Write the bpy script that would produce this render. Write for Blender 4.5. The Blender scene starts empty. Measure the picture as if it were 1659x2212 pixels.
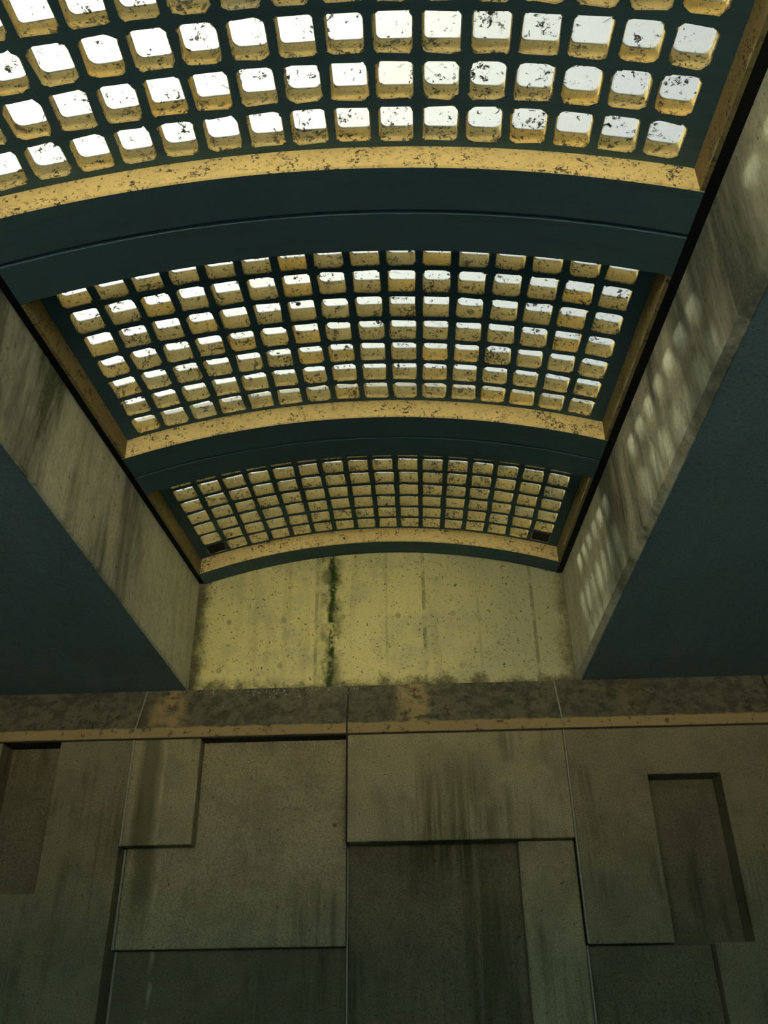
import bpy, bmesh, math, random
from mathutils import Vector, Matrix
random.seed(7)
sc = bpy.context.scene
COL = sc.collection
EYE = 1.6                                   # eye height above the floor

# ------------------------------------------------------------------ camera
FPX, PITCH, ROLL, YAW = 1832.75, 0.5288, -0.0150, 0.0353
def cam_axes():
    r = Vector((1, 0, 0)); f = Vector((0, math.cos(PITCH), math.sin(PITCH))); u = Vector((0, -math.sin(PITCH), math.cos(PITCH)))
    r, u = r*math.cos(ROLL)+u*math.sin(ROLL), -r*math.sin(ROLL)+u*math.cos(ROLL)
    R = Matrix.Rotation(YAW, 3, 'Z')
    return R @ r, R @ u, R @ f
r_, u_, f_ = cam_axes()
cam = bpy.data.cameras.new('camera'); camo = bpy.data.objects.new('camera', cam); COL.objects.link(camo)
m = Matrix((r_, u_, -f_)).transposed().to_4x4(); m.translation = (0, 0, EYE); camo.matrix_world = m
cam.sensor_fit = 'HORIZONTAL'; cam.sensor_width = 36; cam.lens = FPX/1659*36; cam.clip_end = 400
sc.camera = camo

# ------------------------------------------------------------------ sky, sun, exposure
SUN = Vector((-1.0, 0.75, 2.2)).normalized()          # towards the sun: front left, high
w = bpy.data.worlds.new('sky'); sc.world = w; w.use_nodes = True
nt = w.node_tree; nt.nodes.clear()
sky = nt.nodes.new('ShaderNodeTexSky'); sky.sky_type = 'NISHITA'; sky.sun_disc = False
sky.sun_elevation = math.asin(SUN.z); sky.sun_rotation = math.atan2(SUN.x, SUN.y)
sky.air_density = 1.0; sky.dust_density = 7.0; sky.ozone_density = 1.2
bg = nt.nodes.new('ShaderNodeBackground'); bg.inputs['Strength'].default_value = 0.17
ow = nt.nodes.new('ShaderNodeOutputWorld')
nt.links.new(sky.outputs[0], bg.inputs[0]); nt.links.new(bg.outputs[0], ow.inputs[0])
sl = bpy.data.lights.new('sun', 'SUN'); sl.energy = 7.5; sl.angle = math.radians(6); sl.color = (1.0, 0.93, 0.80)
so = bpy.data.objects.new('sun', sl); COL.objects.link(so)
so.rotation_euler = SUN.to_track_quat('Z', 'Y').to_euler(); so.location = SUN*30
vs = sc.view_settings
vs.view_transform = 'Standard'; vs.look = 'None'; vs.exposure = 3.5; vs.gamma = 1.0; vs.use_curve_mapping = False

sc.cycles.adaptive_threshold = .06; sc.cycles.max_bounces = 6

# ------------------------------------------------------------------ helpers
def tag(o, label=None, cat=None, group=None, kind=None):
    for k, v in (('label', label), ('category', cat), ('group', group), ('kind', kind)):
        if v: o[k] = v
    return o
def empty(name, loc):
    o = bpy.data.objects.new(name, None); COL.objects.link(o); o.location = loc; o.empty_display_size = .2
    return o
def link(name, me, mat=None, parent=None):
    o = bpy.data.objects.new(name, me); COL.objects.link(o)
    if mat and not me.materials: me.materials.append(mat)
    if parent:
        o.parent = parent
    return o
def world_loc(o):
    v = Vector((0, 0, 0))
    while o: v += o.location; o = o.parent
    return v
def mesh_obj(name, verts, faces, mat, parent=None, bevel=0, segs=1, smooth=False, origin=None):
    """verts in world space; the object's origin goes to `origin` (default: bottom centre)."""
    vs_ = [Vector(v) for v in verts]
    if origin is None:
        lo = [min(v[i] for v in vs_) for i in range(3)]; hi = [max(v[i] for v in vs_) for i in range(3)]
        origin = Vector(((lo[0]+hi[0])/2, (lo[1]+hi[1])/2, lo[2]))
    origin = Vector(origin)
    me = bpy.data.meshes.new(name); me.from_pydata([v-origin for v in vs_], [], faces)
    bm = bmesh.new(); bm.from_mesh(me); bmesh.ops.recalc_face_normals(bm, faces=bm.faces); bm.to_mesh(me); bm.free()
    if smooth:
        for p in me.polygons: p.use_smooth = True
    o = link(name, me, mat, parent)
    o.location = origin - (world_loc(parent) if parent else Vector((0, 0, 0)))
    if bevel:
        b = o.modifiers.new('bevel', 'BEVEL'); b.width = bevel; b.segments = segs; b.limit_method = 'ANGLE'; b.angle_limit = .6
    return o
def box(name, x0, x1, y0, y1, z0, z1, mat, parent=None, bevel=0, segs=1):
    v = [(x, y, z) for x in (x0, x1) for y in (y0, y1) for z in (z0, z1)]
    f = [(0, 1, 3, 2), (4, 6, 7, 5), (0, 4, 5, 1), (2, 3, 7, 6), (0, 2, 6, 4), (1, 5, 7, 3)]
    return mesh_obj(name, v, f, mat, parent, bevel, segs)
def prism_y(name, outline, y0, y1, mat, parent=None, bevel=0, segs=1):
    """outline in (x, z), front at y0, back at y1"""
    n = len(outline)
    v = [(x, y0, z) for x, z in outline] + [(x, y1, z) for x, z in outline]
    f = [tuple(range(n)), tuple(range(2*n-1, n-1, -1))] + [(i, (i+1) % n, n+(i+1) % n, n+i) for i in range(n)]
    return mesh_obj(name, v, f, mat, parent, bevel, segs)
def prism_x(name, outline, x0, x1, mat, parent=None, bevel=0, segs=1):
    n = len(outline)
    v = [(x0, y, z) for y, z in outline] + [(x1, y, z) for y, z in outline]
    f = [tuple(range(n)), tuple(range(2*n-1, n-1, -1))] + [(i, (i+1) % n, n+(i+1) % n, n+i) for i in range(n)]
    return mesh_obj(name, v, f, mat, parent, bevel, segs)

# ------------------------------------------------------------------ materials
class NT:
    def __init__(s, name):
        s.m = bpy.data.materials.new(name); s.m.use_nodes = True; s.t = s.m.node_tree; s.t.nodes.clear()
        s.out = s.t.nodes.new('ShaderNodeOutputMaterial')
        s.pos = s.t.nodes.new('ShaderNodeNewGeometry').outputs['Position']
    def n(s, k, **kw):
        o = s.t.nodes.new('ShaderNode'+k)
        for a, b in kw.items(): setattr(o, a, b)
        return o
    def set(s, sock, v):
        if isinstance(v, bpy.types.NodeSocket): s.t.links.new(v, sock)
        elif v is not None: sock.default_value = v
    def math(s, op, a, b=None, clamp=False):
        o = s.n('Math', operation=op, use_clamp=clamp); s.set(o.inputs[0], a); s.set(o.inputs[1], b); return o.outputs[0]
    def vmul(s, v, sc_):
        o = s.n('VectorMath', operation='MULTIPLY'); s.set(o.inputs[0], v); o.inputs[1].default_value = sc_; return o.outputs[0]
    def vadd(s, v, b):
        o = s.n('VectorMath', operation='ADD'); s.set(o.inputs[0], v); s.set(o.inputs[1], b); return o.outputs[0]
    def noise(s, scale, detail=4, rough=.55, vec=None, dist=0):
        o = s.n('TexNoise'); s.set(o.inputs['Vector'], vec or s.pos); o.inputs['Scale'].default_value = scale
        o.inputs['Detail'].default_value = detail; o.inputs['Roughness'].default_value = rough; o.inputs['Distortion'].default_value = dist
        return o.outputs['Fac']
    def step(s, v, a, b):
        o = s.n('MapRange', clamp=True, interpolation_type='SMOOTHSTEP'); s.set(o.inputs['Value'], v)
        o.inputs['From Min'].default_value = a; o.inputs['From Max'].default_value = b; return o.outputs[0]
    def mix(s, fac, a, b, mode='MIX'):
        o = s.n('Mix', data_type='RGBA', blend_type=mode); s.set(o.inputs[0], fac)
        s.set(o.inputs[6], a if isinstance(a, bpy.types.NodeSocket) else (*a, 1)); s.set(o.inputs[7], b if isinstance(b, bpy.types.NodeSocket) else (*b, 1))
        return o.outputs[2]
    def xyz(s):
        o = s.n('SeparateXYZ'); s.set(o.inputs[0], s.pos); return o.outputs
    def band(s, v, c, wdt, soft):
        """1 within wdt of c, falling to 0 over soft"""
        d = s.math('ABSOLUTE', s.math('SUBTRACT', v, c)); return s.step(d, wdt+soft, wdt)
    def finish(s, col, rough=.9, height=None, strength=.3, dist=.01, spec=.2):
        b = s.n('BsdfPrincipled'); s.set(b.inputs['Base Color'], col); s.set(b.inputs['Roughness'], rough)
        b.inputs['Specular IOR Level'].default_value = spec
        if height is not None:
            bp = s.n('Bump'); bp.inputs['Strength'].default_value = strength; bp.inputs['Distance'].default_value = dist
            s.set(bp.inputs['Height'], height); s.t.links.new(bp.outputs[0], b.inputs['Normal'])
        s.t.links.new(b.outputs[0], s.out.inputs[0]); return s.m

def dirt_specks(t, big=7, fine=46, lo=.56, hi=.64, vec=None, det=5):
    a = t.step(t.noise(big, min(3, det-1), .6, vec), .46, .66); b = t.noise(fine, det, .7, vec, .6)
    return t.step(t.math('ADD', b, t.math('MULTIPLY', a, .10)), lo, hi)

def mat_vault(name, k, cells):
    """rough ochre concrete; cells: the castings around each hole differ a little in colour"""
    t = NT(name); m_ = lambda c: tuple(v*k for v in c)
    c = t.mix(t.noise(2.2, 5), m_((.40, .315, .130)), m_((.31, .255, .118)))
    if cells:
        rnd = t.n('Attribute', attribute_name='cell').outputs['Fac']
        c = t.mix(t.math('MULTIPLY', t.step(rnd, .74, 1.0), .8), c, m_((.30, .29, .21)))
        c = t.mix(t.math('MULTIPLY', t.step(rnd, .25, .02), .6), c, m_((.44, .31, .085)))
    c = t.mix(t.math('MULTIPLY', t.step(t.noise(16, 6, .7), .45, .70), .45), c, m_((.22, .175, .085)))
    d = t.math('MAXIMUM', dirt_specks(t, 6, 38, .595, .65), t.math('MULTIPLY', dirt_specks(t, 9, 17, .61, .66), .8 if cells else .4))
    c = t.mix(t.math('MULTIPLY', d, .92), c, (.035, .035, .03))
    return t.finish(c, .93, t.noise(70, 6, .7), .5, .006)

def mat_shaft():
    """grey green board-marked concrete with rain streaks"""
    t = NT('weathered_grey_concrete')
    c = t.mix(t.noise(.9, 5, .6), (.70, .71, .53), (.54, .57, .45))
    c = t.mix(t.math('MULTIPLY', t.step(t.noise(5, 7, .72), .44, .66), .55), c, (.42, .45, .34))
    st = t.noise(1, 7, .66, t.vmul(t.pos, (4, 2.6, .42)), .3)
    big = t.step(t.noise(1, 3, .5, t.vmul(t.pos, (.8, .55, .12))), .46, .58)
    c = t.mix(t.math('MULTIPLY', t.step(st, .40, .66), t.math('ADD', .28, t.math('MULTIPLY', big, .62))), c, (.095, .115, .085))
    c = t.mix(t.math('MULTIPLY', t.step(st, .58, .66), t.math('MULTIPLY', big, .7)), c, (.05, .075, .03))
    # leaks below the joints between the skylight units
    Y = t.math('ADD', t.xyz()[1], t.math('MULTIPLY', t.math('SUBTRACT', t.noise(1.1, 4, .6), .5), .9))
    leak = t.math('MAXIMUM', t.band(Y, 4.05, .45, .75), t.math('MULTIPLY', t.band(Y, 7.45, .12, .40), .85))
    lk = t.math('MULTIPLY', leak, t.math('ADD', .42, t.math('MULTIPLY', t.step(st, .34, .56), .54)))
    c = t.mix(lk, c, (.085, .105, .085))
    fine = t.noise(30, 6, .8, t.vmul(t.pos, (1, 1, .6)))
    c = t.mix(t.math('MULTIPLY', t.step(fine, .46, .66), .6), c, (.24, .27, .205))
    c = t.mix(t.math('MULTIPLY', t.step(t.noise(20, 4, .65, None, .8), .64, .69), .85), c, (.05, .06, .045))
    return t.finish(c, .9, fine, .5, .01)

def mat_end():
    """olive cast concrete of the end wall with a mossy leak streak"""
    t = NT('olive_cast_concrete'); X, Y, Z = t.xyz()
    c = t.mix(t.noise(1.1, 5, .6), (.68, .645, .275), (.55, .54, .275))
    c = t.mix(t.math('MULTIPLY', t.step(t.math('ADD', X, t.noise(1.2, 4)), .1, 1.9), .75), c, (.30, .32, .215))  # light fading towards the right, put into the wall colour
    c = t.mix(t.math('MULTIPLY', t.step(t.noise(2.4, 7, .68), .48, .62), .45), c, (.36, .38, .25))
    vs2 = t.noise(1, 5, .6, t.vmul(t.pos, (7, 1, .5)))
    c = t.mix(t.math('MULTIPLY', t.step(vs2, .5, .68), .22), c, (.24, .23, .12))
    wob = t.math('MULTIPLY', t.math('SUBTRACT', t.noise(2.2, 4, .6), .5), .16)
    xs = t.math('ADD', X, wob)
    wide = t.math('MULTIPLY', t.band(xs, -1.09, .05, .17), t.step(t.noise(5, 6, .7), .36, .60))
    c = t.mix(t.math('MULTIPLY', wide, .85), c, (.10, .11, .045))
    core = t.math('MULTIPLY', t.band(xs, -1.075, .012, .05), t.step(t.noise(9, 5, .7), .36, .52))
    c = t.mix(core, c, (.025, .055, .008))
    for x0, wd, s_ in ((-1.27, .012, .5), (.145, .014, .6), (1.56, .012, .55), (-.35, .006, .25), (.85, .006, .25)):
        c = t.mix(t.math('MULTIPLY', t.band(X, x0, wd, .02), t.math('MULTIPLY', t.step(t.noise(6, 4), .3, .6), s_)), c, (.10, .10, .06))
    # dirt rising from the sill and in the corners
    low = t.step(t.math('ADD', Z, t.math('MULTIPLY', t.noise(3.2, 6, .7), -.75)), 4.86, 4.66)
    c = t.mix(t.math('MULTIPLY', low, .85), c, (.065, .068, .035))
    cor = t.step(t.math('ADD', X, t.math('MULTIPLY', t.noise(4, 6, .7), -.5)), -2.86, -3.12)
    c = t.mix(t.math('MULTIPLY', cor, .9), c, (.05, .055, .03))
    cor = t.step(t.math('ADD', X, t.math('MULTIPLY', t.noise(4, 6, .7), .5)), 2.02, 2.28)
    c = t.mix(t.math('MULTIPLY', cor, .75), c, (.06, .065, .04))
    pit = t.step(t.noise(26, 4, .7, None, 1.2), .60, .635)
    c = t.mix(t.math('MULTIPLY', pit, .9), c, (.03, .035, .02))
    return t.finish(c, .9, t.noise(40, 5, .7), .35, .006)

def mat_ceiling():
    t = NT('dark_slate_concrete')
    c = t.mix(t.noise(.7, 6, .62, None, .4), (.225, .335, .345), (.135, .21, .215))
    st = t.noise(1, 6, .65, t.vmul(t.pos, (3.2, .5, 3)), .2)
    c = t.mix(t.math('MULTIPLY', t.step(st, .45, .7), .6), c, (.22, .33, .34))
    f = t.noise(38, 5, .75); c = t.mix(t.math('MULTIPLY', t.step(f, .46, .68), .6), c, (.085, .125, .12))
    return t.finish(c, .92, f, .4, .008)

def mat_formed_shade():
    """smooth shuttered face of the vault units, shade of the undersides put into its colour"""
    t = NT('shaded_formed_concrete')
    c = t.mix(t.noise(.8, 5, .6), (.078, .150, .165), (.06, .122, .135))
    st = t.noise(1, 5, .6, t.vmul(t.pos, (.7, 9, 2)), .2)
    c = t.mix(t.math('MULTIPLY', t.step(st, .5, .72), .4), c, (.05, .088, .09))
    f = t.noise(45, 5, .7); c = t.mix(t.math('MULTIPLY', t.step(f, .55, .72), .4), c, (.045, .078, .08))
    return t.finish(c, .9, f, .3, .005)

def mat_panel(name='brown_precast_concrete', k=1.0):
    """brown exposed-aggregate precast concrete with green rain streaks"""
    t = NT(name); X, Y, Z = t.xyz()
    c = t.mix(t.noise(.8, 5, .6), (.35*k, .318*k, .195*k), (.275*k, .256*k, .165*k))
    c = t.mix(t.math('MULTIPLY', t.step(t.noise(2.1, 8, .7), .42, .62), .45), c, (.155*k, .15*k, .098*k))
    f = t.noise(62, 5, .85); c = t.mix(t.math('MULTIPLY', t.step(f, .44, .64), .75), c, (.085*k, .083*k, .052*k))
    c = t.mix(t.math('MULTIPLY', t.step(t.noise(90, 3, .8), .60, .70), .5), c, (.36*k, .33*k, .20*k))
    st = t.noise(1, 7, .66, t.vmul(t.pos, (5.5, 5.5, .30)), .3)
    big = t.step(t.noise(.85, 3), .47, .60)
    c = t.mix(t.math('MULTIPLY', t.math('MULTIPLY', t.step(st, .44, .66), big), .6), c, (.055*k, .062*k, .026*k))
    moss = t.math('MULTIPLY', t.band(t.math('ADD', X, t.math('MULTIPLY', t.noise(3, 4), .5)), .55, .28, .35), t.step(t.math('ADD', Z, t.math('MULTIPLY', st, .8)), 4.75, 4.15)); moss = t.math('MULTIPLY', moss, t.step(Z, 2.7, 3.15))
    c = t.mix(t.math('MULTIPLY', moss, t.math('MULTIPLY', t.step(st, .40, .56), .6)), c, (.045*k, .062*k, .016*k))
    c = t.mix(t.math('MULTIPLY', t.step(t.noise(20, 4, .6, None, .7), .66, .70), .8), c, (.03, .03, .02))
    # lime run beside the raised block
    xr = t.math('ADD', X, t.math('MULTIPLY', t.math('SUBTRACT', t.noise(1.6, 3, .5), .5), .12))
    run = t.math('MULTIPLY', t.band(xr, -2.98, .004, .028), t.step(t.noise(3, 4, .6), .40, .60))
    c = t.mix(t.math('MULTIPLY', run, .55), c, (.40, .37, .26))
    dk = t.math('MULTIPLY', t.band(xr, -3.15, .06, .11), t.step(Z, 1.9, 3.0))
    c = t.mix(t.math('MULTIPLY', dk, .65), c, (.05, .055, .024))
    return t.finish(c, .93, f, .55, .006)

def mat_ledge():
    """sloped sill: ochre concrete under a crust of dark lichen"""
    t = NT('lichen_crusted_concrete'); X, Y, Z = t.xyz()
    c = t.mix(t.noise(2.4, 5), (.32, .25, .125), (.24, .195, .10))
    crust = t.step(t.math('ADD', Z, t.math('MULTIPLY', t.noise(4, 5, .65), .12)), 4.585, 4.615)
    keep = t.step(t.noise(1.3, 4, .6, t.vmul(t.pos, (1, 1, .6))), .40, .47)
    bare = t.math('MULTIPLY', t.band(t.math('ADD', X, t.math('MULTIPLY', t.noise(7, 4), .2)), .06, .10, .16), t.step(t.noise(6, 4, .6), .36, .50))
    bare2 = t.math('MULTIPLY', t.band(t.math('ADD', X, t.math('MULTIPLY', t.noise(2.5, 4), .5)), -2.78, .08, .24), t.step(t.noise(5, 4, .6), .35, .6))
    k = t.math('MULTIPLY', crust, t.math('SUBTRACT', 1, t.math('MAXIMUM', bare, bare2)))
    dark = t.mix(t.step(t.noise(7, 6, .7), .42, .62), (.105, .115, .08), (.05, .057, .042))
    c = t.mix(t.math('MULTIPLY', k, t.math('ADD', .86, t.math('MULTIPLY', keep, .12))), c, dark)
    c = t.mix(t.math('MULTIPLY', t.step(t.noise(9, 6, .75), .56, .64), .75), c, (.025, .028, .02))
    f = t.noise(60, 5, .75)
    return t.finish(c, .93, f, .6, .008)

def mat_plain(name, c1, c2, scale=8, rough=.85, bump=.3):
    t = NT(name); return t.finish(t.mix(t.noise(scale, 5, .65), c1, c2), rough, t.noise(scale*5, 4), bump, .004)

def mat_glass():
    """dirty wired roof glass: mostly clear, a milky film and leaf dirt on it"""
    t = NT('dirty_roof_glass'); oi = t.n('ObjectInfo').outputs['Random']
    off = t.n('CombineXYZ'); t.set(off.inputs[0], t.math('MULTIPLY', oi, 37.0)); t.set(off.inputs[1], t.math('MULTIPLY', oi, 91.0))
    v = t.vadd(t.pos, off.outputs[0])
    film = t.math('ADD', .16, t.math('MULTIPLY', t.noise(9, 1, .6, v), .22))
    film = t.math('ADD', film, t.math('MULTIPLY', t.step(oi, .55, 1.0), .12))
    spots = dirt_specks(t, 5, 26, .655, .69, v, 3)
    tr = t.n('BsdfTransparent'); tr.inputs[0].default_value = (.28, .295, .27, 1)
    tl = t.n('BsdfTranslucent'); tl.inputs[0].default_value = (.10, .105, .10, 1)
    df = t.n('BsdfDiffuse'); df.inputs[0].default_value = (.05, .045, .035, 1)
    gl = t.n('BsdfGlossy'); gl.inputs['Roughness'].default_value = .15; gl.inputs[0].default_value = (.9, .95, 1, 1)
    def mx(f, a, b):
        o = t.n('MixShader'); t.set(o.inputs[0], f); t.t.links.new(a.outputs[0], o.inputs[1]); t.t.links.new(b.outputs[0], o.inputs[2]); return o
    s = mx(film, tr, tl); s = mx(.04, s, gl); s = mx(t.math('MULTIPLY', spots, .95), s, df)
    t.t.links.new(s.outputs[0], t.out.inputs[0]); return t.m

FORMED_SHADE = mat_formed_shade(); EDGEM = mat_vault('shaded_ochre_concrete', .72, False); SIDE_SHADE = mat_panel('side_shade_concrete', .72); RECESS_SHADE = mat_panel('recess_shade_concrete', .5); RIBM = mat_vault('lit_ochre_concrete', 2.0, False)  # lighter and darker copies of one concrete put light and shade into the colour
VAULT, SHAFT, END, CEIL, PANEL, LEDGE, GLASS = mat_vault('ochre_concrete', 1.85, True), mat_shaft(), mat_end(), mat_ceiling(), mat_panel(), mat_ledge(), mat_glass()
FLOORM = mat_plain('blue_grey_paving', (.12, .20, .24), (.09, .155, .185), 1.2)
GRAVEL = mat_plain('pale_ochre_gravel', (.62, .56, .41), (.54, .49, .36), 3)
SEAL = mat_plain('grey_joint_sealant', (.30, .31, .27), (.20, .21, .18), 14)
DARKSEAL = mat_plain('blackened_joint_filler', (.035, .036, .03), (.02, .022, .02), 14)
SLOT_SHADE = mat_plain('slot_shade_strip', (.016, .017, .016), (.010, .011, .010), 6, .9)
PLUG = mat_plain('grey_mortar_plug', (.42, .405, .20), (.30, .295, .165), 18)
TAR = mat_plain('tarred_infill', (.012, .012, .012), (.02, .02, .018), 12)
LIME = mat_plain('white_lime_drip', (.75, .74, .66), (.6, .6, .52), 20)
LITTER = mat_plain('rotting_leaf_litter', (.045, .035, .02), (.02, .018, .012), 30)

# ------------------------------------------------------------------ dimensions (metres; heights are above the floor)
E0 = EYE
AX, AZ, AR, SLOPE = -0.4063, 5.3316+E0, 7.312, 0.0849        # vault: axis x, crown height at y = 10, radius, rise along y
YE, ZC = 10.264, 3.4964+E0                                    # end wall, ceiling height
XL, XR = -2.868, 2.004                                        # faces of the shaft walls
ZLB = 2.8193+E0
JL, JC, JR = -3.384, -0.834, 1.722                            # joints between the precast panels
JLL, JRR = JL-2.553, JR+2.553
ZS = 4.9295+E0                                                # springing at y = 10
PERIOD = 3.094
BACK0 = 0.95                                                  # the roof behind the viewer is open from here to the first unit
def vp(th, h, y):
    return Vector((AX+(AR+h)*math.sin(th), y, AZ+SLOPE*(y-10)-AR+(AR+h)*math.cos(th)))

# ------------------------------------------------------------------ floor, ceiling, walls
tag(box('floor', -12, 12, -6, 10.6, -.2, 0, FLOORM), kind='structure')
tag(box('ground', -70, 70, -62, -6.01, -.2, -.01, GRAVEL), kind='structure')
ceil = tag(empty('ceiling', (0, 2, ZC)), kind='structure')
def slab(x0, x1):
    return box('slab', x0, x1, -7, 10.6, ZC, ZC+.35, CEIL, ceil)
CHL, CHR = .016, .052                                        # arris along the lower edge of the shaft walls
slab(-12, XL-CHL-.012); slab(XR+CHR+.012, 12)

def shaft_wall(name, xf, sgn, chamfer):
    """xf: inner face, sgn: direction away from the shaft"""
    ys = (-7, 10.6); v = []
    for y in ys:
        top = ZS+SLOPE*(y-10)+.30
        for dx, z in ((chamfer, ZC-.003), (0, ZC+chamfer*1.1), (0, top), (.28, top), (.28, ZC+.36), (chamfer+.010, ZC+.36), (chamfer+.010, ZC-.003)):
            v.append((xf+sgn*dx, y, z))
    n = 7
    f = [tuple(range(n)), tuple(range(2*n-1, n-1, -1))] + [(i, (i+1) % n, n+(i+1) % n, n+i) for i in range(n)]
    return tag(mesh_obj(name, v, f, SHAFT), kind='structure')
wl = shaft_wall('wall_left', XL, -1, CHL)
wr = shaft_wall('wall_right', XR, 1, CHR)
for nm, sx in (('wall_skyblock_left', -1), ('wall_skyblock_right', 1)):  # unseen side walls added to shut out the bright horizon
    tag(box(nm, min(sx*11.7, sx*12), max(sx*11.7, sx*12), -8, 10.6, 0, ZC, CEIL), kind='structure')
for nm, a, b in (('wall_lightstop_left', -12, -6.5), ('wall_lightstop_right', 5.5, 12)):  # unseen piers added to narrow the light coming from behind
    tag(box(nm, a, b, -6.9, -6.4, 0, ZC, CEIL), kind='structure')
tag(box('wall_lightstop_low', -40, 40, -8.3, -8, -.01, 3.05, CEIL), kind='structure')            # unseen low wall added to keep light off the lower panels
tag(box('wall_bounce', -70, 70, -61, -60, -.01, 6.2, GRAVEL), kind='structure')         # unseen pale wall added to bounce sunlight into the shaft
tag(box('wall_skyblock_back', -70, 70, -66, -62, 0, 22, CEIL), kind='structure')          # unseen dark block added to hide the low sky

# end wall under the vault
pts = [(XL, ZC-.02), (XR, ZC-.02)]
for i in range(25):
    x = XR + (XL-XR)*i/24
    pts.append((x, AZ+SLOPE*(YE-10)-AR+math.sqrt((AR+.30)**2-(x-AX)**2)))
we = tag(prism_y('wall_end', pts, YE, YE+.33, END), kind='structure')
def disc(name, x, z, y, rad, mat, parent, t=.006):
    n = 14
    v = [(x+rad*math.cos(2*math.pi*i/n), y-t, z+rad*math.sin(2*math.pi*i/n)) for i in range(n)]
    v += [(x+rad*1.12*math.cos(2*math.pi*i/n), y+.004, z+rad*1.12*math.sin(2*math.pi*i/n)) for i in range(n)]
    f = [tuple(range(n))] + [(i, (i+1) % n, n+(i+1) % n, n+i) for i in range(n)]
    return mesh_obj(name, v, f, mat, parent)
for x, z in ((-2.42, 4.40), (-1.70, 4.41), (-.92, 4.43), (-.20, 4.43), (.52, 4.44), (1.28, 4.44), (-2.50, 3.74), (-1.72, 3.78), (.60, 3.72), (1.40, 3.71), (.95, 3.88)):
    disc('tie_plug', x, z+E0, YE, .034, PLUG, we)

# ------------------------------------------------------------------ far wall: precast panels in relief
wf = tag(empty('wall_far', (0, 10.3, 0)), kind='structure')
box('backing', -12, 12, 10.46, 10.6, 0, ZC-.02, CEIL, wf)
G = .011; YB = 10.46; ZT = ZLB-.016
def z(v): return v+E0
# panel left of the left joint: strip around a deep recess
pd = prism_y('panel', [(JL-G, ZT), (JL-G, 0), (JLL+G, 0), (JLL+G, ZT), (-4.97, ZT), (-4.97, z(1.14)), (-4.27, z(1.14)), (-4.27, ZT)], 10.0, YB, SIDE_SHADE, wf, .014, 2)  # outer panels in a darker copy: light falling off sideways, put into the colour
box('recessed_field', -4.97, -4.27, 10.30, YB-.01, z(1.14), ZT, RECESS_SHADE, pd, 0)  # darkened copy of the precast puts the recess's shade into the colour
# panel with the small raised block
pa = box('panel', JL+G, JC-G, 10.34, YB, 0, ZT, RECESS_SHADE, wf, .01)
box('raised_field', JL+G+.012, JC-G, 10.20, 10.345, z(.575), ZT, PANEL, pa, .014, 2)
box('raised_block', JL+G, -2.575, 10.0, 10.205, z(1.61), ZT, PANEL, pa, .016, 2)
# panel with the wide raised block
pb = box('panel', JC+G, JR-G, 10.28, YB, 0, ZT, RECESS_SHADE, wf, .01)
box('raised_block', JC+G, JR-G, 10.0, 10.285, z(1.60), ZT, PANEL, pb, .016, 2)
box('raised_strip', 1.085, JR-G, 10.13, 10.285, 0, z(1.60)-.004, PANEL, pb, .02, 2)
# panel with the tall niche
pc = prism_y('panel', [(JR+G, z(.545)), (2.615, z(.545)), (2.615, z(2.265)), (3.435, z(2.265)), (3.435, z(.545)), (3.02, z(.545)), (3.02, 0), (JRR-G, 0), (JRR-G, ZT), (JR+G, ZT)], 10.0, YB, SIDE_SHADE, wf, .014, 2)
box('recessed_field', 2.615, 3.435, 10.32, YB-.01, z(.545), z(2.265), RECESS_SHADE, pc)
box('recessed_field', JR+G, 3.02, 10.14, YB-.01, 0, z(.545)-.004, RECESS_SHADE, pc, .012)
# further panels out of the light
box('panel', JLL-2.54, JLL-G, 10.0, YB, 0, ZT, SIDE_SHADE, wf, .014, 2)
box('panel', JRR+G, JRR+2.54, 10.0, YB, 0, ZT, SIDE_SHADE, wf, .014, 2)
# sealant in the joints
box('joint_sealant', JL-.009, JL+.016, 9.992, 10.03, z(1.605), ZT, SEAL, wf, .004)
box('joint_sealant', JL-.006, JL+.020, 10.19, 10.24, z(.575), z(1.60), SEAL, wf, .004)
box('joint_sealant', JL-.006, JL+.020, 10.325, 10.38, 0, z(.57), SEAL, wf, .004)
box('joint_sealant', JC-.010, JC+.010, 10.02, 10.05, z(1.60), ZT, DARKSEAL, wf, .003)
box('joint_sealant', JC-.010, JC+.010, 10.29, 10.33, 0, z(1.60), SEAL, wf, .003)
box('joint_sealant', JR-.010, JR+.010, 9.996, 10.04, z(.545), ZT, SEAL, wf, .004)
box('joint_sealant', JR-.010, JR+.010, 10.125, 10.17, 0, z(.545), SEAL, wf, .004)

# ------------------------------------------------------------------ sloped sill between panels and ceiling
tr = tag(empty('trim_1', (0, 10.1, ZLB)), kind='structure')
prof = [(10.6, ZLB), (9.985, ZLB), (9.975, ZLB+.115), (9.995, ZLB+.135), (YE-.004, ZC-.006), (10.6, ZC-.006)]
for a, b in ((JLL, JL), (JL, JC), (JC, JR), (JR, JRR), (-12, JLL), (JRR, 12)):
    prism_x('sill_block', prof, a+.008, b-.008, LEDGE, tr, .008, 2)
def sill_joint(x, mat):
    pr = [(10.5, ZLB+.01), (9.992, ZLB+.004), (9.983, ZLB+.115), (10.001, ZLB+.135), (YE+.004, ZC-.004), (10.5, ZC-.01)]
    prism_x('joint_sealant', pr, x-.0075, x+.0075, mat, tr)
for x, mt in ((JL, SEAL), (JC, DARKSEAL), (JR, SEAL)): sill_joint(x, mt)
box('bed_joint', -9, 9, 10.012, 10.4, ZLB-.015, ZLB-.001, DARKSEAL, tr)

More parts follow.
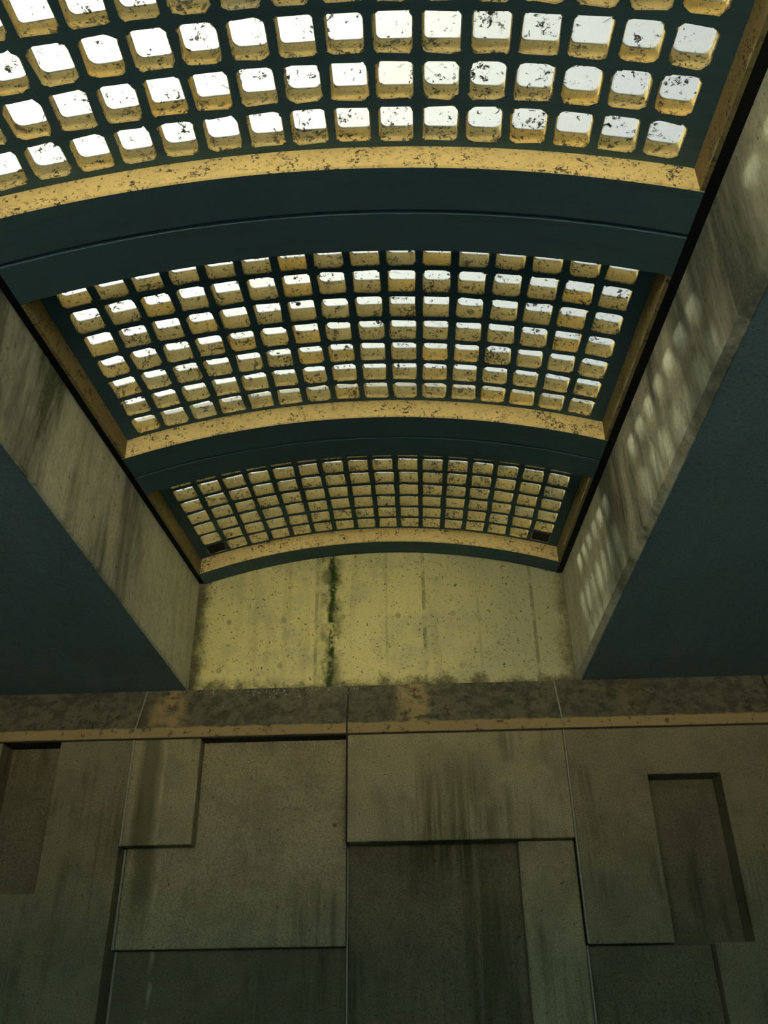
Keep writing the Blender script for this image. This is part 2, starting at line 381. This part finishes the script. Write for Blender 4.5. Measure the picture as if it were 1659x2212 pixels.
# ------------------------------------------------------------------ skylights: arched precast units with a pierced panel and glass panes
THL, THR = math.asin(2.384/AR), math.asin(2.330/AR)     # angles from the crown to the two edges of the vault
NC, NR = 16, 7
PW, PL = .2845, .3155                       # pitch across / along
HW, HL = .216, .246                         # hole across / along
H0, H1 = .20, .345                          # underside and top of the pierced panel above the rib soffit
S0 = -.026                                  # the grid sits a little off the crown
RIB = .398

def arc_block(name, th0, th1, y0, y1, h0, h1, mat, parent, n=28, ch=.012, formed=(1,)):
    """curved bar along the arch, lower edges chamfered"""
    prof_ = [(y0, h0+ch), (y0+ch, h0), (y1-ch, h0), (y1, h0+ch), (y1, h1), (y0, h1)]
    v = []; k = len(prof_)
    for i in range(n+1):
        th = th0+(th1-th0)*i/n
        for y, h in prof_: v.append(vp(th, h, y))
    f = [tuple(range(k)), tuple(n*k+j for j in range(k-1, -1, -1))]
    for i in range(n):
        for j in range(k):
            f.append((i*k+j, i*k+(j+1) % k, (i+1)*k+(j+1) % k, (i+1)*k+j))
    o = mesh_obj(name, v, f, mat, parent)
    if formed:                               # the shuttered soffit has the smooth finish, its shade put into the colour
        o.data.materials.append(FORMED_SHADE)
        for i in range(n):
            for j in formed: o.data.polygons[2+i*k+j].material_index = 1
    return o

def hole_ring(hw, hl, rad, nseg=5):
    p = []
    for cx, cy, a0 in ((hw-rad, hl-rad, 0), (-hw+rad, hl-rad, 90), (-hw+rad, -hl+rad, 180), (hw-rad, -hl+rad, 270)):
        for i in range(nseg):
            a = math.radians(a0+90*i/(nseg-1)); p.append((cx+rad*math.cos(a), cy+rad*math.sin(a), (a0//90, i)))
    return p

pane_me = None
def pane_mesh():
    global pane_me
    if pane_me is None:
        me = bpy.data.meshes.new('pane'); x, y, t = HW/2+.004, HL/2+.004, .006
        v = [(sx*x, sy*y, sz*t) for sx in (-1, 1) for sy in (-1, 1) for sz in (-1, 1)]
        f = [(0, 1, 3, 2), (4, 6, 7, 5), (0, 4, 5, 1), (2, 3, 7, 6), (0, 2, 6, 4), (1, 5, 7, 3)]
        me.from_pydata(v, [], f)
        bm = bmesh.new(); bm.from_mesh(me); bmesh.ops.recalc_face_normals(bm, faces=bm.faces); bm.to_mesh(me); bm.free()
        me.materials.append(GLASS); pane_me = me
    return pane_me

litter = []                                  # (position, axes) of twigs and leaves lying on the glass
def unit(idx, y0, blocked=(), rmin=.02, rmax=.05):
    rng = random.Random(100+idx)
    y1 = y0+PERIOD; g = .009
    root = tag(empty('window_%d' % idx, vp(0, 0, (y0+y1)/2)), kind='structure')
    ya, yb = y0+RIB, y1-RIB                  # clear opening between the ribs
    arc_block('arch_rib', -THL, THR, y0+g, ya, 0, .42, RIBM, root, formed=(0, 1, 5))  # reveals in a brighter ochre copy, missing light put into the colour
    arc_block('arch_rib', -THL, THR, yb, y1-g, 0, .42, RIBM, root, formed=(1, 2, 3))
    de = .03/AR
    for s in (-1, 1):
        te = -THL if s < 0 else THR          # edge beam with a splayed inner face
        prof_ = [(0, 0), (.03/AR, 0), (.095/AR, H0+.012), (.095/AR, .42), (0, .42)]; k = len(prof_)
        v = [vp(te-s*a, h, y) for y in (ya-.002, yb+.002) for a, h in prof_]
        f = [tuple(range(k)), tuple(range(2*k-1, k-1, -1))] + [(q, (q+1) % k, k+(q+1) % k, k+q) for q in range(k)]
        mesh_obj('edge_beam', v, f, EDGEM, root)  # darker ochre copy puts the beam's shade into the colour
    # pierced panel: one casting
    bm = bmesh.new(); lay = bm.verts.layers.float.new('cell')
    rows_end = yb-.058                       # far edge of the last row of holes
    yc = [rows_end-HL/2-(NR-1-j)*PL for j in range(NR)]
    sc_ = [S0+(i-(NC-1)/2)*PW for i in range(NC)]
    smin, smax = -(THL-.085/AR)*(AR+H0), (THR-.085/AR)*(AR+H0)
    RR = AR+H0
    def V(s, h, y, cr):
        q = bm.verts.new(vp(s/RR, h, y)); q[lay] = cr; return q
    cells = []
    for i in range(NC):
        for j in range(NR):
            lo_s = smin if i == 0 else (sc_[i-1]+sc_[i])/2
            hi_s = smax if i == NC-1 else (sc_[i]+sc_[i+1])/2
            lo_y = ya-.01 if j == 0 else (yc[j-1]+yc[j])/2
            hi_y = yb+.01 if j == NR-1 else (yc[j]+yc[j+1])/2
            cr = rng.random()
            if idx == 3: cr = min(1, max(0, .25+.5*cr+.35*(i/NC-.35)))
            else: cr *= .86
            rad = rng.uniform(rmin, rmax)
            jit = [(rng.gauss(0, .0022), rng.gauss(0, .0022)) for _ in range(20)]
            base = hole_ring(HW/2, HL/2, rad)
            def ring(h, grow, jm):
                out = []
                for q, (x, y, _) in enumerate(base):
                    sx = 1+grow/(HW/2); sy = 1+grow/(HL/2)
                    out.append(V(sc_[i]+x*sx+jit[q][0]*jm, h, yc[j]+y*sy+jit[q][1]*jm, cr))
                return out
            def outer(h):
                out = []
                for (x, y, (c, k)) in base:
                    tt = k/4
                    # walk along the rectangle's boundary: quarter c goes from the middle of one side to the middle of the next
                    crn = ((hi_s, hi_y), (lo_s, hi_y), (lo_s, lo_y), (hi_s, lo_y))[c]
                    mids = ((hi_s, yc[j]), (sc_[i], hi_y), (lo_s, yc[j]), (sc_[i], lo_y))
                    m0, m1 = mids[c], mids[(c+1) % 4]
                    if tt <= .5: p_ = (m0[0]+(crn[0]-m0[0])*tt*2, m0[1]+(crn[1]-m0[1])*tt*2)
                    else: p_ = (crn[0]+(m1[0]-crn[0])*(tt-.5)*2, crn[1]+(m1[1]-crn[1])*(tt-.5)*2)
                    out.append(V(p_[0], h, p_[1], cr))
                return out
            solid = (i, j) in blocked
            rings = [outer(H0), ring(H0, .007, 2.2), ring(H0+.007, .001, 1.6), ring(H0+.03, 0, .5), ring(H1, 0, 0), outer(H1)]
            for a, b in zip(rings, rings[1:]):
                n = len(a)
                for q in range(n):
                    try:
                        fc = bm.faces.new((a[q], a[(q+1) % n], b[(q+1) % n], b[q])); fc.material_index = 1 if a is rings[0] else 0  # underside takes the dark tone that paints in its shade
                    except ValueError: pass
            cells.append((i, j, solid))
    bmesh.ops.remove_doubles(bm, verts=bm.verts, dist=.00005)
    bmesh.ops.recalc_face_normals(bm, faces=bm.faces)
    org = vp(0, H0, (ya+yb)/2)
    for q in bm.verts: q.co -= org
    me = bpy.data.meshes.new('pierced_panel'); bm.to_mesh(me); bm.free()
    o = link('pierced_panel', me, VAULT, root); me.materials.append(FORMED_SHADE); o.location = org-world_loc(root)
    # one pane (or a tarred infill) per hole
    for i, j, solid in cells:
        th = sc_[i]/RR; hc = H1-.012
        c = vp(th, hc, yc[j])
        ex = Vector((math.cos(th), 0, -math.sin(th))); ey = Vector((0, 1, SLOPE)).normalized(); ez = ex.cross(ey).normalized()
        rot = Matrix((ex, ey, ez)).transposed().to_4x4()
        if solid:
            p_ = box('infill', -HW/2-.003, HW/2+.003, -HL/2-.003, HL/2+.003, 0, .10, TAR, None)
            p_.parent = root; rot.translation = vp(th, H0+.006, yc[j])-world_loc(root); p_.matrix_local = rot
            continue
        p_ = link('pane', pane_mesh(), None, root); rot.translation = c-world_loc(root); p_.matrix_local = rot
        for _ in range(rng.choice((0, 0, 1, 1, 2, 3))):
            q = c + ex*rng.uniform(-.09, .09) + ey*rng.choice((rng.uniform(-.11, .11), rng.uniform(-.115, -.08))) + ez*.010
            litter.append((q, ex, ey, ez, rng.random()))
    return root
YA = YE-PERIOD
unit(3, YA, blocked=((0, 6), (15, 6)), rmin=.012, rmax=.026)
unit(2, YA-PERIOD)
unit(1, YA-2*PERIOD, rmin=.025, rmax=.06)
# black strip added as the shade in the slot between vault and shaft walls
for s, k in ((-1, 2), (1, 3)):
    v = []; xa = AX+(-2.386 if s < 0 else 2.332); xb = XL if s < 0 else XR
    for y in (-7, YE+.3):
        zt = ZS+SLOPE*(y-10)+.022
        for x, dz in ((xa, 0), (xb, 0), (xb, .03), (xa, .03)): v.append((x, y, zt+dz))
    f = [(0, 1, 2, 3), (7, 6, 5, 4)] + [(i, (i+1) % 4, 4+(i+1) % 4, 4+i) for i in range(4)]
    tag(mesh_obj('trim_%d' % k, v, f, SLOT_SHADE), kind='structure')
# solid vault over the bays behind the viewer
rest = tag(empty('trim_4', vp(0, 0, -4.6)), kind='structure')
arc_block('arch_slab', -THL, THR, -7, BACK0, 0, .42, RIBM, rest)

# ------------------------------------------------------------------ leaf litter on the glass and lime drips on the sill
rl = random.Random(5); V_, F_ = [], []
def twig(q, ex, ey, ez, L, wd, ang):
    d = ex*math.cos(ang)+ey*math.sin(ang); n_ = -ex*math.sin(ang)+ey*math.cos(ang)
    k = 4; b0 = len(V_); bend = rl.uniform(-.4, .4)
    for i in range(k+1):
        t = i/k; c = q + d*(t-.5)*L + n_*bend*L*(t-.5)**2
        wv = wd*(.35+math.sin(math.pi*min(.98, max(.04, t))))*.6
        V_.extend([c-n_*wv, c+n_*wv, c+ez*wv*.7])
    for i in range(k):
        for j in range(3):
            F_.append((b0+i*3+j, b0+i*3+(j+1) % 3, b0+(i+1)*3+(j+1) % 3, b0+(i+1)*3+j))
    F_.append((b0, b0+2, b0+1)); F_.append((b0+k*3, b0+k*3+1, b0+k*3+2))
for q, ex, ey, ez, r in litter:
    if r < .55: twig(q, ex, ey, ez, rl.uniform(.015, .03), rl.uniform(.004, .009), rl.uniform(0, 6.28))
    else:
        a = rl.uniform(0, 6.28); twig(q, ex, ey, ez, rl.uniform(.05, .13), rl.uniform(.0015, .0035), a)
        if r > .8: twig(q+ex*.012, ex, ey, ez, rl.uniform(.03, .07), .0018, a+rl.uniform(.5, 1.1))
tag(mesh_obj('leaf_litter', V_, F_, LITTER), 'dark rotting leaves and twigs scattered over the skylight panes', 'leaf litter', kind='stuff')

V_, F_ = [], []
def blob(c, r, L):
    b0 = len(V_); n = 6
    for t, rr in ((0, .5), (.25, 1), (.7, .7), (1, .15)):
        for i in range(n):
            a = 2*math.pi*i/n; V_.append((c[0]+r*rr*math.cos(a), c[1]+r*rr*math.sin(a)-t*L*.35, c[2]-t*L))
    for k in range(3):
        for i in range(n): F_.append((b0+k*n+i, b0+k*n+(i+1) % n, b0+(k+1)*n+(i+1) % n, b0+(k+1)*n+i))
    F_.append(tuple(b0+i for i in range(n))); F_.append(tuple(b0+3*n+i for i in range(n-1, -1, -1)))
for k in range(120):
    x = rl.choice((rl.gauss(-2.0, .45), rl.gauss(-1.5, .6), rl.uniform(-2.9, 1.6)))
    t = min(.9, abs(rl.gauss(0.02, .09)) if rl.random() < .88 else rl.uniform(0, .5))
    yy = YE-.004 + (9.995-YE)*t; zz = ZC-.006 + (ZLB+.135-ZC)*t
    blob((x, yy+.002, zz+.004), rl.uniform(.002, .0045), rl.choice((.006, .012, .02, .035)))
tag(mesh_obj('lime_drips', V_, F_, LIME), 'tiny white lime drips along the top of the sloped sill', 'lime drips', kind='stuff')

# ------------------------------------------------------------------ descriptions of the setting
for nm, lab, cat in (
    ('floor', 'blue-grey paved floor under the vaulted passage', 'floor'), ('ground', 'pale ochre gravel forecourt behind the viewer', 'ground'),
    ('ceiling', 'dark slate-grey concrete ceiling on both sides of the skylight shaft', 'ceiling'),
    ('wall_left', 'streaked grey-green concrete shaft wall left of the arched skylights', 'wall'),
    ('wall_right', 'grey concrete shaft wall right of the skylights, dappled with sun', 'wall'),
    ('wall_end', 'olive concrete end wall under the last arch with a mossy streak', 'wall'),
    ('wall_far', 'brown precast concrete panels in stepped relief below the sloped sill', 'wall'),
    ('trim_1', 'lichen-crusted sloped concrete sill between panels and ceiling', 'sill'),
    ('trim_2', 'black strip added as shade in the slot left of the vault', 'joint filler'), ('trim_3', 'black strip added as shade in the slot right of the vault', 'joint filler'),
    ('trim_4', 'solid arched roof slab behind the viewer', 'roof'),
    ('window_1', 'nearest arched concrete skylight, pierced by large square glass holes', 'skylight'),
    ('window_2', 'middle arched concrete skylight with seven rows of square glass holes', 'skylight'),
    ('window_3', 'farthest arched concrete skylight above the olive end wall', 'skylight'),
    ('wall_skyblock_left', 'unseen dark wall added far left of the passage to shut out sky', 'wall'), ('wall_skyblock_right', 'unseen dark wall added far right of the passage to shut out sky', 'wall'),
    ('wall_lightstop_left', 'unseen dark pier added to limit the light from behind on the left', 'wall'), ('wall_lightstop_right', 'unseen dark pier added to limit the light from behind on the right', 'wall'),
    ('wall_lightstop_low', 'unseen low dark wall added behind the viewer to block light', 'wall'), ('wall_bounce', 'unseen pale wall added across the gravel forecourt to bounce sunlight', 'wall'),
    ('wall_skyblock_back', 'unseen tall dark block added beyond the forecourt to hide the sky', 'wall')):
    tag(bpy.data.objects[nm], lab, cat)
